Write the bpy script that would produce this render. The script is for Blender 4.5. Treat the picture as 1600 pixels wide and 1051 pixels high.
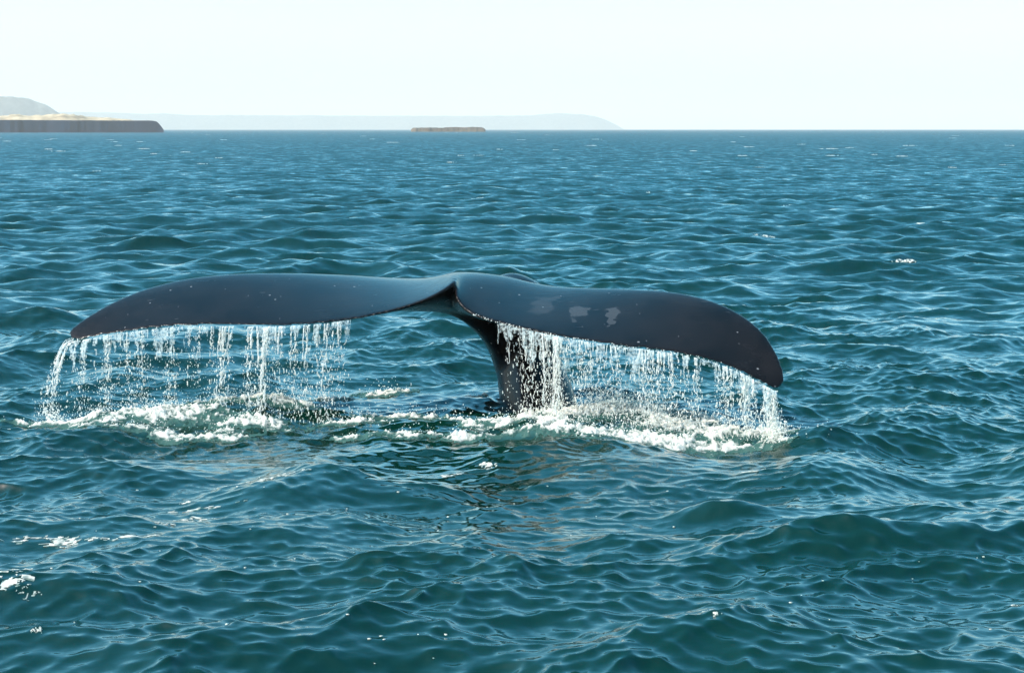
import bpy, math, random
import numpy as np
from mathutils import Vector

for o in list(bpy.data.objects):
    bpy.data.objects.remove(o)
SC = bpy.context.scene
COL = SC.collection
rng = np.random.default_rng(11)
R = math.radians

# ------------------------------------------------------------------ camera
CAM_H = 2.3
FPX = 2986.0                      # focal length in photograph pixels (1600 wide)
PITCH = math.atan(323.5 / FPX)    # horizon sits 323.5 px above the centre
cam_d = bpy.data.cameras.new('camera')
cam = bpy.data.objects.new('camera', cam_d)
COL.objects.link(cam)
cam.location = (0, 0, CAM_H)
cam.rotation_euler = (math.pi / 2 - PITCH, 0, 0)
cam_d.sensor_width = 36.0
cam_d.lens = 36.0 * FPX / 1600.0
cam_d.clip_start = 0.1
cam_d.clip_end = 120000.0
SC.camera = cam

# ------------------------------------------------------------------ sky, sun, exposure
SUN_AZ = R(-112)       # from +Y (away from the boat), negative = to the left
SUN_EL = R(45)
w = bpy.data.worlds.new('World')
SC.world = w
w.use_nodes = True
nt = w.node_tree
nt.nodes.clear()
sky = nt.nodes.new('ShaderNodeTexSky')
sky.sky_type = 'NISHITA'
sky.sun_disc = False
sky.sun_elevation = SUN_EL
sky.sun_rotation = SUN_AZ
sky.air_density = 1.0
sky.dust_density = 2.0
sky.ozone_density = 4.0
bg = nt.nodes.new('ShaderNodeBackground')
bg.inputs['Strength'].default_value = 0.15
wo = nt.nodes.new('ShaderNodeOutputWorld')
hsv = nt.nodes.new('ShaderNodeHueSaturation')
hsv.inputs['Saturation'].default_value = 1.38
hsv.inputs['Hue'].default_value = 0.466
nt.links.new(sky.outputs[0], hsv.inputs['Color'])
nt.links.new(hsv.outputs[0], bg.inputs['Color'])
nt.links.new(bg.outputs[0], wo.inputs['Surface'])

sun_d = bpy.data.lights.new('sun', 'SUN')
sun_d.energy = 3.0
sun_d.angle = R(0.53)
sun_d.color = (1.0, 0.95, 0.86)
sun = bpy.data.objects.new('sun', sun_d)
COL.objects.link(sun)
sun_dir = Vector((math.sin(SUN_AZ) * math.cos(SUN_EL), math.cos(SUN_AZ) * math.cos(SUN_EL), math.sin(SUN_EL)))
sun.rotation_euler = (-sun_dir).to_track_quat('-Z', 'Y').to_euler()
sun.location = (-20, 10, 40)

SC.view_settings.view_transform = 'Standard'
SC.view_settings.look = 'None'
SC.view_settings.exposure = 1.36
SC.view_settings.gamma = 1.0
SC.view_settings.use_curve_mapping = False
SC.render.engine = 'CYCLES'
SC.cycles.use_denoising = True
SC.cycles.max_bounces = 8
SC.cycles.transparent_max_bounces = 16
SC.cycles.volume_bounces = 2
SC.cycles.caustics_reflective = False
SC.cycles.caustics_refractive = False
SC.cycles.sample_clamp_indirect = 6.0

# ------------------------------------------------------------------ helpers
CP, SP = math.cos(PITCH), math.sin(PITCH)

def ray(px, py):
    a = (px - 800.0) / FPX
    b = -(py - 525.5) / FPX
    return np.array([a, CP + b * SP, -SP + b * CP])

def at(px, py, Y):
    """world point seen at photograph pixel (px, py), Y metres in front of the boat"""
    d = ray(px, py)
    return np.array([0, 0, CAM_H]) + d * (Y / d[1])

def ground(px, py, z=0.0):
    d = ray(px, py)
    return np.array([0, 0, CAM_H]) + d * ((z - CAM_H) / d[2])

def tag(o, label=None, cat=None, kind=None, group=None):
    if label: o['label'] = label
    if cat: o['category'] = cat
    if kind: o['kind'] = kind
    if group: o['group'] = group
    return o

def mesh_obj(name, verts, faces, mat, smooth=True, origin=None):
    """verts (n,3) array, faces (m,k) int array -> linked mesh object"""
    verts = np.asarray(verts, dtype=np.float64)
    if origin is not None:
        verts = verts - np.asarray(origin)
    faces = np.asarray(faces, dtype=np.int32)
    me = bpy.data.meshes.new(name)
    n, (m, k) = len(verts), faces.shape
    me.vertices.add(n)
    me.vertices.foreach_set('co', verts.astype(np.float32).ravel())
    me.loops.add(m * k)
    me.loops.foreach_set('vertex_index', faces.ravel())
    me.polygons.add(m)
    me.polygons.foreach_set('loop_start', np.arange(0, m * k, k, dtype=np.int32))
    me.polygons.foreach_set('use_smooth', np.full(m, smooth))
    me.update(calc_edges=True)
    me.validate()
    me.materials.append(mat)
    o = bpy.data.objects.new(name, me)
    COL.objects.link(o)
    if origin is not None:
        o.location = origin
    return o

def add_attr(o, name, arr):
    a = o.data.attributes.new(name, 'FLOAT', 'POINT')
    a.data.foreach_set('value', np.asarray(arr, dtype=np.float32))

def sm(e0, e1, x):
    t = np.clip((x - e0) / (e1 - e0), 0, 1)
    return t * t * (3 - 2 * t)

_lat = rng.random((256, 256))
def vnoise(x, y):
    xi = np.floor(x).astype(np.int64); yi = np.floor(y).astype(np.int64)
    fx = x - xi; fy = y - yi
    fx = fx * fx * fx * (fx * (fx * 6 - 15) + 10); fy = fy * fy * fy * (fy * (fy * 6 - 15) + 10)
    a = _lat[xi & 255, yi & 255]; b = _lat[(xi + 1) & 255, yi & 255]
    c = _lat[xi & 255, (yi + 1) & 255]; d = _lat[(xi + 1) & 255, (yi + 1) & 255]
    return (a * (1 - fx) + b * fx) * (1 - fy) + (c * (1 - fx) + d * fx) * fy

def fbm(x, y, oct=4, gain=0.5):
    s = 0; a = 1; t = 0
    for i in range(oct):
        s = s + a * vnoise(x * 2 ** i + 17.3 * i, y * 2 ** i + 31.7 * i); t += a; a *= gain
    return s / t

# ------------------------------------------------------------------ sea surface
G = 9.81
WIND = R(-72)         # direction the chop travels: towards the boat, slightly to the right

def make_band(tile, n, lmin, lmax, seed, rot, spread, amp):
    """one octave band of wind sea as a periodic tile: height and horizontal displacement"""
    r = np.random.default_rng(seed)
    k1 = np.fft.fftfreq(n, tile / n) * 2 * np.pi
    kx, ky = np.meshgrid(k1, k1, indexing='ij')
    k = np.hypot(kx, ky); k[0, 0] = 1e9
    lam = 2 * np.pi / k
    th = np.arctan2(ky, kx) - (WIND - rot + {3: 0.25, 4: -0.35, 5: 0.4, 6: -0.2}.get(seed, 0.0))
    kp = 2 * np.pi / 3.6
    S = k ** -3.55 * np.exp(-1.25 * (kp / k) ** 2)
    D = np.abs(np.cos(th / 2)) ** (2 * spread)
    e = 0.12
    band = sm(lmin * (1 - e), lmin * (1 + e), lam) * (1 - sm(lmax * (1 - e), lmax * (1 + e), lam))
    A = np.sqrt(S * D) * band * (2 * np.pi / tile) * amp
    h = (r.normal(size=(n, n)) + 1j * r.normal(size=(n, n))) * A
    ht = np.fft.ifft2(h).real * n * n
    dx = np.fft.ifft2(1j * kx / k * h).real * n * n
    dy = np.fft.ifft2(1j * ky / k * h).real * n * n
    return dict(tile=tile, n=n, rot=rot, lmin=lmin, lmax=lmax,
                f=np.stack([ht, dx, dy], -1).astype(np.float32))

SEA_AMP = 0.0445
BANDS = [
    make_band(231.0, 512, 4.2, 60, 1, 0.31, 6.0, SEA_AMP * 1.1),
    make_band(173.0, 1024, 2.0, 4.2, 2, 0.0, 3.6, SEA_AMP * 1.75),
    make_band(61.0, 512, 1.0, 2.0, 3, -0.4, 2.6, SEA_AMP * 2.1),
    make_band(37.0, 512, 0.5, 1.0, 4, 0.7, 2.6, SEA_AMP * 1.4),
    make_band(13.7, 512, 0.22, 0.5, 5, -0.9, 2.6, SEA_AMP * 1.0),
    make_band(7.9, 512, 0.09, 0.22, 6, 0.5, 2.2, SEA_AMP * 1.15),
]
CHOP = 1.0

def sample(b, x, y):
    c, s = math.cos(b['rot']), math.sin(b['rot'])
    u = (x * c + y * s) / b['tile'] * b['n']
    v = (-x * s + y * c) / b['tile'] * b['n']
    ui = np.floor(u).astype(np.int64); vi = np.floor(v).astype(np.int64)
    fu = (u - ui)[..., None].astype(np.float32); fv = (v - vi)[..., None].astype(np.float32)
    n = b['n']; f = b['f']
    u0 = ui % n; u1 = (ui + 1) % n; v0 = vi % n; v1 = (vi + 1) % n
    q = (f[u0, v0] * (1 - fu) + f[u1, v0] * fu) * (1 - fv) + (f[u0, v1] * (1 - fu) + f[u1, v1] * fu) * fv
    dx = q[..., 1] * c - q[..., 2] * s
    dy = q[..., 1] * s + q[..., 2] * c
    return q[..., 0], dx, dy

# single swells and mounds that stand out: (px, py, half length, half depth, height, yaw in degrees)
RIDGES = [
    (1480, 850, 1.15, 0.36, 0.15, 9), (1300, 868, 0.5, 0.25, 0.06, 20),
    (520, 775, 0.85, 0.40, 0.09, 14), (1300, 422, 1.6, 0.5, 0.10, 4), (1235, 318, 1.5, 0.7, 0.13, 0),
    (1200, 378, 1.0, 0.5, 0.10, 0), (245, 348, 1.4, 0.6, 0.12, 3), (1110, 800, 0.25, 0.2, 0.09, 0),
    (410, 655, 0.62, 0.36, 0.09, 4), (250, 664, 0.75, 0.30, 0.05, 0),
    (620, 632, 0.8, 0.34, 0.05, 0), (640, 520, 1.2, 0.5, 0.10, 0),
    (980, 664, 0.8, 0.36, 0.10, -4), (1150, 685, 0.5, 0.28, 0.04, -6),
    (1260, 690, 0.3, 0.2, 0.05, 10), (700, 672, 0.5, 0.2, 0.03, 0),
]
RW = [(ground(p, q), a, b, h, R(yaw)) for p, q, a, b, h, yaw in RIDGES]
SLICK = [(ground(330, 712), 0.95, 0.55), (ground(1000, 735), 0.6, 0.35)]

def sea_point(x, y, spacing=None):
    """parametric sea surface; spacing = local mesh pitch, bands it cannot carry fade out"""
    X = np.array(x, dtype=np.float64); Y = np.array(y, dtype=np.float64)
    Z = np.zeros_like(X)
    x0, y0 = X.copy(), Y.copy()
    gust = 0.72 + 0.56 * fbm(x0 / 9.0 + 40, y0 / 14.0 + 7, 3)
    slick = np.zeros_like(X)
    for c, a, b in SLICK:
        slick = np.maximum(slick, np.exp(-(((x0 - c[0]) / a) ** 2 + ((y0 - c[1]) / b) ** 2)))
    patch = np.clip(0.15 + 1.7 * fbm(x0 / 1.7 + 11, y0 / 1.1 + 3, 3), 0.35, 1.7)      # cat's paws: ruffled and calm spots
    lost = np.zeros_like(X)
    for b in BANDS:
        wgt = np.ones_like(X)
        if spacing is not None:
            lm = math.sqrt(b['lmin'] * min(b['lmax'], 8))
            wgt = 1 - sm(0.22, 0.5, spacing / lm)
            lost += (1 - wgt) ** 2
        amp = gust * wgt
        if b['lmax'] < 1.5:
            amp = amp * (1 - 0.75 * slick) * (patch if b['lmax'] < 0.7 else 1.0)
        h, dx, dy = sample(b, x0, y0)
        Z += h * amp
        X += dx * amp * CHOP; Y += dy * amp * CHOP
    for c, a, bb, hh, yaw in RW:
        cy, sy = math.cos(yaw), math.sin(yaw)
        u = ((x0 - c[0]) * cy + (y0 - c[1]) * sy) / a
        v = (-(x0 - c[0]) * sy + (y0 - c[1]) * cy) / bb
        v = np.where(v < 0, v * 1.35, v * 0.8)        # steeper towards the boat
        Z += hh * np.exp(-(u * u) ** 1.3 - v * v)
    return X, Y, Z, np.sqrt(lost)

def N(nt, t, **kw):
    n = nt.nodes.new(t)
    for k, v in kw.items():
        if k in ('operation', 'blend_type', 'data_type', 'attribute_name', 'noise_dimensions', 'interpolation', 'use_clamp', 'feature', 'distance', 'noise_type'):
            setattr(n, k, v)
        else:
            n.inputs[k].default_value = v
    return n

def new_mat(name):
    m = bpy.data.materials.new(name)
    m.use_nodes = True
    m.node_tree.nodes.clear()
    out = m.node_tree.nodes.new('ShaderNodeOutputMaterial')
    return m, m.node_tree, out

def sea_material():
    m, nt, out = new_mat('sea_water')
    L = nt.links.new
    geo = nt.nodes.new('ShaderNodeNewGeometry')
    far = N(nt, 'ShaderNodeAttribute', attribute_name='far')
    aer = N(nt, 'ShaderNodeAttribute', attribute_name='aerated')
    # small ripples
    n1 = N(nt, 'ShaderNodeTexNoise', Scale=14.0, Detail=6.0, Roughness=0.68)
    mp1 = nt.nodes.new('ShaderNodeMapping'); mp1.inputs['Scale'].default_value = (0.45, 1.2, 0.4)
    L(geo.outputs['Position'], mp1.inputs[0]); L(mp1.outputs[0], n1.inputs['Vector'])
    s1 = N(nt, 'ShaderNodeVectorMath', operation='SUBTRACT'); s1.inputs[1].default_value = (0.5, 0.5, 0.5)
    L(n1.outputs['Color'], s1.inputs[0])
    k1 = N(nt, 'ShaderNodeVectorMath', operation='MULTIPLY'); k1.inputs[1].default_value = (0.26, 0.40, 0.0)
    L(s1.outputs[0], k1.inputs[0])
    # chop too far off for the mesh to carry: facets turned up towards the boat
    n2 = N(nt, 'ShaderNodeTexNoise', Scale=1.3, Detail=6.0, Roughness=0.7)
    mp2 = nt.nodes.new('ShaderNodeMapping'); mp2.inputs['Scale'].default_value = (0.8, 0.5, 0.3)
    L(geo.outputs['Position'], mp2.inputs[0]); L(mp2.outputs[0], n2.inputs['Vector'])
    s2 = N(nt, 'ShaderNodeVectorMath', operation='SUBTRACT'); s2.inputs[1].default_value = (0.5, 0.74, 0.5)
    L(n2.outputs['Color'], s2.inputs[0])
    k2 = N(nt, 'ShaderNodeVectorMath', operation='MULTIPLY'); k2.inputs[1].default_value = (0.75, 1.0, 0.0)
    L(s2.outputs[0], k2.inputs[0])
    k2f = N(nt, 'ShaderNodeVectorMath', operation='SCALE')
    L(k2.outputs[0], k2f.inputs[0]); L(far.outputs['Fac'], k2f.inputs['Scale'])
    a1 = N(nt, 'ShaderNodeVectorMath', operation='ADD'); L(k1.outputs[0], a1.inputs[0]); L(k2f.outputs[0], a1.inputs[1])
    a2 = N(nt, 'ShaderNodeVectorMath', operation='ADD'); L(a1.outputs[0], a2.inputs[0]); L(geo.outputs['Normal'], a2.inputs[1])
    nn = N(nt, 'ShaderNodeVectorMath', operation='NORMALIZE'); L(a2.outputs[0], nn.inputs[0])
    # body colour: deep teal, greener where air is mixed in
    n3 = N(nt, 'ShaderNodeTexNoise', Scale=0.35, Detail=3.0)
    L(geo.outputs['Position'], n3.inputs['Vector'])
    mx = N(nt, 'ShaderNodeMix', data_type='RGBA')
    mx.inputs[6].default_value = (0.0006, 0.0128, 0.0088, 1); mx.inputs[7].default_value = (0.0013, 0.0185, 0.0118, 1)
    L(n3.outputs['Fac'], mx.inputs[0])
    mx2 = N(nt, 'ShaderNodeMix', data_type='RGBA')
    mx2.inputs[7].default_value = (0.07, 0.17, 0.15, 1)
    L(mx.outputs[2], mx2.inputs[6]); L(aer.outputs['Fac'], mx2.inputs[0])
    p = N(nt, 'ShaderNodeBsdfPrincipled', Roughness=0.05, IOR=1.345)
    p.inputs['Specular IOR Level'].default_value = 0.65
    L(mx2.outputs[2], p.inputs['Base Color']); L(nn.outputs[0], p.inputs['Normal'])
    L(p.outputs[0], out.inputs['Surface'])
    return m

# foam regions in world coordinates: (px, py, half width m, half depth m, weight)
FOAM = [
    # left splash band
    (85, 660, 0.2, 0.12, 1.1), (130, 664, 0.3, 0.2, 1.15), (200, 668, 0.40, 0.24, 1.05), (290, 668, 0.5, 0.28, 1.05),
    (370, 650, 0.42, 0.36, 1.05), (440, 642, 0.30, 0.26, 0.85), (340, 680, 0.4, 0.12, 0.7), (20, 660, 0.3, 0.05, 0.6),
    (150, 674, 0.3, 0.12, 0.95), (220, 680, 0.35, 0.14, 1.0), (310, 684, 0.4, 0.14, 1.0), (390, 672, 0.4, 0.2, 1.0), (450, 655, 0.25, 0.2, 0.8),
    # between
    (600, 613, 0.34, 0.16, 0.85), (520, 622, 0.26, 0.14, 0.7), (640, 660, 0.55, 0.13, 0.95), (550, 668, 0.45, 0.12, 0.9), (700, 668, 0.3, 0.12, 0.9), (590, 682, 0.4, 0.09, 0.8), (500, 648, 0.3, 0.12, 0.8),
    (660, 686, 0.45, 0.10, 0.75), (740, 624, 0.14, 0.12, 0.75), (480, 655, 0.2, 0.14, 0.7),
    # right splash
    (760, 676, 0.28, 0.22, 1.0), (830, 672, 0.4, 0.26, 1.1), (910, 662, 0.42, 0.36, 1.15), (985, 660, 0.5, 0.42, 1.3),
    (1060, 672, 0.42, 0.32, 1.15), (1130, 680, 0.35, 0.22, 1.1), (1195, 684, 0.22, 0.16, 1.25), (1000, 690, 0.6, 0.2, 1.1),
    (800, 690, 0.4, 0.12, 0.9), (880, 688, 0.5, 0.2, 1.15), (1080, 690, 0.5, 0.2, 1.2), (1170, 692, 0.3, 0.1, 1.0), (720, 690, 0.3, 0.1, 0.8),
    (1265, 684, 0.16, 0.08, 0.7), (860, 640, 0.25, 0.3, 0.7), (930, 700, 0.5, 0.08, 0.6),
]
FW = [(ground(p, q), a, b, wgt) for p, q, a, b, wgt in FOAM]

def foam_density(x, y):
    d = np.zeros_like(x)
    for c, a, b, wgt in FW:
        d = np.maximum(d, wgt * np.exp(-(((x - c[0]) / a) ** 2 + ((y - c[1]) / b) ** 2)))
    return d

def build_sea():
    f = 1911.0
    rows = [0.9]
    while rows[-1] < 6.0: rows.append(rows[-1] + 0.12 + 0.0 * rows[-1])
    while rows[-1] < 45000:
        r = rows[-1]
        rows.append(r + min(max(0.44 * r * r / (f * CAM_H), 0.008), r * 0.12))
    rows = np.array(rows)
    half = R(18.5)
    nfine = 620
    th = list(np.linspace(-half, half, nfine))
    step = th[1] - th[0]
    ext = []
    a = half
    while a < math.pi:
        step *= 1.16
        a += min(step, R(8)); ext.append(min(a, math.pi - 1e-4))
    th = np.array([-e for e in reversed(ext)] + th + ext)
    dth = np.gradient(th)
    RR, TT = np.meshgrid(rows, th, indexing='ij')
    dr = np.gradient(rows)[:, None] * np.ones_like(TT)
    spacing = np.maximum(dr * 0.8, RR * dth[None, :])
    x = RR * np.sin(TT); y = RR * np.cos(TT)
    X, Y, Z, lost = sea_point(x.ravel(), y.ravel(), spacing.ravel())
    nr, nc = RR.shape
    i = np.arange((nr - 1) * nc).reshape(nr - 1, nc)[:, :-1].ravel()
    faces = np.stack([i, i + nc, i + nc + 1, i + 1], -1)[:, ::-1]
    o = mesh_obj('sea', np.stack([X, Y, Z], -1), faces, sea_material())
    add_attr(o, 'far', np.clip(lost / math.sqrt(len(BANDS) - 1.0), 0, 1))
    d = foam_density(x.ravel(), y.ravel() )
    add_attr(o, 'aerated', sm(0.25, 0.9, d) * (0.15 + 0.5 * fbm(x.ravel() * 6, y.ravel() * 6, 3)))
    tag(o, 'choppy teal sea reaching to the horizon', 'sea', 'structure')
    return o, len(faces)

sea, nsea = build_sea()
print('sea quads', nsea)

# ------------------------------------------------------------------ land on the horizon
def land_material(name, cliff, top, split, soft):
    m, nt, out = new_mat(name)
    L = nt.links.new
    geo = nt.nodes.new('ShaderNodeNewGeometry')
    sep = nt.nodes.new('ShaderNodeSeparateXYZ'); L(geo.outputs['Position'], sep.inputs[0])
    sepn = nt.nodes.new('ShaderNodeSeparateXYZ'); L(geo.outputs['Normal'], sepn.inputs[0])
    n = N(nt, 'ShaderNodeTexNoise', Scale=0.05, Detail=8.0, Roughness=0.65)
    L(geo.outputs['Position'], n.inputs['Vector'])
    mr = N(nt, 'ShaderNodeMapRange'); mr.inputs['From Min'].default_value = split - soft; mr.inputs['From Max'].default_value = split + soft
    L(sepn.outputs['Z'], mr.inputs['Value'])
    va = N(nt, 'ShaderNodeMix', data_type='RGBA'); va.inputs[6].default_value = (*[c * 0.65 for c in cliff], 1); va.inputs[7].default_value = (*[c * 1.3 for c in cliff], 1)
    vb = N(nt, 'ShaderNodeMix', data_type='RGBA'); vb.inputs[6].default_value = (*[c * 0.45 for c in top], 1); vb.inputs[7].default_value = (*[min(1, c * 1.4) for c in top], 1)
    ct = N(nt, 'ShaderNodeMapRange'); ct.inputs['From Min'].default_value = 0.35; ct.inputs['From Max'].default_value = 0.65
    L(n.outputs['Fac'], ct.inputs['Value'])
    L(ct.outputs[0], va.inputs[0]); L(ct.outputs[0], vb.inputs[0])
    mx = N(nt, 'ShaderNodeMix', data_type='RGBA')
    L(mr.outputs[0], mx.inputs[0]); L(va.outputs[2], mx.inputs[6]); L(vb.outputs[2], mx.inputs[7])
    p = N(nt, 'ShaderNodeBsdfPrincipled', Roughness=0.95)
    p.inputs['Specular IOR Level'].default_value = 0.1
    L(mx.outputs[2], p.inputs['Base Color']); L(p.outputs[0], out.inputs['Surface'])
    return m

def landform(name, profile, dist, depth, mat, label, steep=0.10, rough=0.05, nx=260, ny=46, back_rise=0.0, step=None):
    """a ridge standing on the sea at `dist` metres: crest heights follow the skyline given as photograph
    pixels [(px, py)], the near face rises steeply to a plateau that runs `depth` metres back"""
    px = np.array([p[0] for p in profile], float)
    py = np.array([p[1] for p in profile], float)
    gx = np.linspace(px[0], px[-1], nx)
    gy = np.interp(gx, px, py)
    X = (gx - 800) / FPX * dist
    GX = (gx - 800) / FPX
    H = np.maximum((202.0 - gy) / FPX * dist + CAM_H, -1.0)
    t = np.concatenate([np.linspace(0, steep, ny // 3, endpoint=False), np.linspace(steep, 1, ny - ny // 3)])
    V = []
    for j, tt in enumerate(t):
        face = sm(0, steep, tt) if step is None else np.minimum(1, step(tt))
        edge = 1 - sm(0.75, 1.0, tt)
        n = fbm(X / dist * 300 + 5.1, np.full(nx, tt * 9 + 2.0), 4) - 0.5
        wob = (fbm(X / dist * 90 + 9, np.full(nx, 3.3), 4) - 0.5) * depth * 0.04 + (fbm(X / dist * 700 + 2, np.full(nx, 8.1), 4) - 0.5) * (4.0 if dist < 3000 else 0.0)
        prof = face * edge
        z = -1.5 + (H + 1.5) * prof * (1 + rough * n * 2 * sm(0, steep, tt))
        yy = np.full(nx, dist + tt * depth) + wob
        V.append(np.stack([GX * yy, yy, z], -1))
    V = np.concatenate(V)
    i = (np.arange(ny - 1)[:, None] * nx + np.arange(nx - 1)[None, :]).ravel()
    F = np.stack([i, i + 1, i + nx + 1, i + nx], -1)
    o = mesh_obj(name, V, F, mat)
    return tag(o, label, None, 'structure')

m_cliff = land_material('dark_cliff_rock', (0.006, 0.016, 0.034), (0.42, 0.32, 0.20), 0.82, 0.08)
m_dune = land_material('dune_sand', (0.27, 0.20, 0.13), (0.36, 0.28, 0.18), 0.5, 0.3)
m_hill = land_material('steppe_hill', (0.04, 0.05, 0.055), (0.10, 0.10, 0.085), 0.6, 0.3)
m_isle = land_material('isle_rock', (0.035, 0.028, 0.022), (0.08, 0.06, 0.04), 0.6, 0.2)

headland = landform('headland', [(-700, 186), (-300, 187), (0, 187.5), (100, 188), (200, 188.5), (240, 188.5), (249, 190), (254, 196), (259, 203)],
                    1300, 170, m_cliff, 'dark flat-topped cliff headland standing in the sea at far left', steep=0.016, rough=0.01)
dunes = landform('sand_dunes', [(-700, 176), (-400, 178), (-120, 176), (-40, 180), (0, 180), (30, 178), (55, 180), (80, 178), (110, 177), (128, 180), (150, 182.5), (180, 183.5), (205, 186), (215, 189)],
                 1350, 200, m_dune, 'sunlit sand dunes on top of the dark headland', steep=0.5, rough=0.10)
hill = landform('hill', [(-900, 140), (-500, 150), (-200, 146), (-60, 148), (0, 149.5), (30, 150.5), (50, 154), (65, 159), (75, 162), (85, 168), (95, 175), (103, 181), (120, 193), (135, 203)],
                5500, 1300, m_hill, 'blue-grey hazy hill behind the headland', steep=0.12, rough=0.03)
coast = landform('far_coast', [(-400, 176), (0, 176), (140, 175), (190, 176), (230, 178), (260, 177), (300, 180), (420, 180), (600, 181), (760, 181), (830, 180), (850, 178.5), (870, 176.5), (890, 178), (910, 178.5), (930, 182), (945, 187), (960, 194), (975, 203)],
                  10500, 2500, m_hill, 'very pale hazy coastline along the horizon', steep=0.1, rough=0.03)
isle = landform('rock_island', [(643, 203), (646, 200), (655, 200), (690, 199.8), (700, 199.2), (715, 199.3), (722, 199.7), (735, 199.0), (752, 199.3), (756, 200.4), (759, 203)],
                1700, 45, m_isle, 'low brown rock island lying on the horizon', steep=0.2, rough=0.1, nx=90, ny=24)

# ------------------------------------------------------------------ the whale
def catmull(P, n):
    P = np.asarray(P, float)
    m = len(P)
    t = np.linspace(0, m - 1, n)
    i = np.clip(np.floor(t).astype(int), 0, m - 2)
    f = (t - i)[:, None]
    p0 = P[np.clip(i - 1, 0, m - 1)]; p1 = P[i]; p2 = P[i + 1]; p3 = P[np.clip(i + 2, 0, m - 1)]
    return 0.5 * (2 * p1 + (p2 - p0) * f + (2 * p0 - 5 * p1 + 4 * p2 - p3) * f ** 2 + (3 * p1 - p0 - 3 * p2 + p3) * f ** 3)

# stations from the left tip to the right tip: leading edge (px, py, Y), trailing edge (px, py, Y), thickness
ST = [
    ((107.0, 521, 15.30), (108.5, 524, 15.29), .012),
    ((110, 515, 15.34), (112, 530.5, 15.24), .03),
    ((122, 505, 15.39), (122, 531, 15.20), .05),
    ((142, 492, 15.45), (145, 527, 15.16), .07),
    ((176, 473, 15.56), (180, 521, 15.10), .09),
    ((225, 453, 15.70), (230, 514, 15.02), .115),
    ((290, 437, 15.82), (300, 508.5, 14.94), .14),
    ((360, 429.5, 15.92), (380, 508.5, 14.88), .16),
    ((440, 428, 16.02), (460, 508, 14.82), .18),
    ((525, 431, 16.10), (540, 500, 14.82), .21),
    ((600, 437, 16.15), (610, 486, 14.85), .25),
    ((655, 441, 16.15), (662, 469, 14.90), .28),
    ((690, 438, 16.10), (694, 453, 14.98), .28),
    ((708, 434, 16.05), (710, 441, 15.08), .27),
    ((722, 432, 16.05), (713, 444, 15.10), .26),
    ((742, 430, 16.05), (712, 459, 14.98), .27),
    ((770, 431, 16.02), (721, 477, 14.88), .27),
    ((805, 436, 15.98), (744, 493, 14.78), .27),
    ((850, 446, 15.87), (800, 509, 14.65), .24),
    ((910, 451, 15.67), (880, 526, 14.50), .21),
    ((980, 453, 15.45), (960, 539, 14.38), .19),
    ((1050, 457, 15.22), (1040, 549, 14.28), .17),
    ((1110, 470, 15.00), (1105, 562, 14.20), .15),
    ((1155, 490, 14.80), (1155, 580, 14.15), .125),
    ((1190, 517, 14.60), (1184, 595, 14.12), .10),
    ((1211, 547, 14.42), (1200, 604, 14.10), .075),
    ((1223, 574, 14.28), (1210, 609, 14.10), .05),
    ((1226, 590, 14.20), (1217, 608, 14.12), .03),
    ((1224, 599, 14.16), (1221, 604, 14.14), .012),
]
WB = np.array([0.20, 15.9, 0.0])      # where the tail stock stands in the water
Lc = catmull([at(*s[0]) for s in ST], 170)
Tc = catmull([at(*s[1]) for s in ST], 170)
_i = np.arange(170)                                # small nicks in the trailing edge
Tc = Tc + (Lc - Tc) * ((fbm(_i * 0.9 + 3, _i * 0 + 4.4, 3) - 0.45) * 0.022)[:, None]
Th = np.maximum(catmull([[s[2]] for s in ST], 170)[:, 0], 0.01)

# belly side: deeper near the middle, where the stock flares into the flukes
Tl = np.maximum(catmull([[{9: .24, 10: .33, 11: .50, 12: .62, 13: .70, 14: .72, 15: .70, 16: .62, 17: .50, 18: .36, 19: .25}.get(i, s[2])] for i, s in enumerate(ST)], 170)[:, 0], 0.01)

def naca(x):
    return 5 * (0.2969 * np.sqrt(x) - 0.1260 * x - 0.3516 * x ** 2 + 0.2843 * x ** 3 - 0.1036 * x ** 4)

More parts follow.
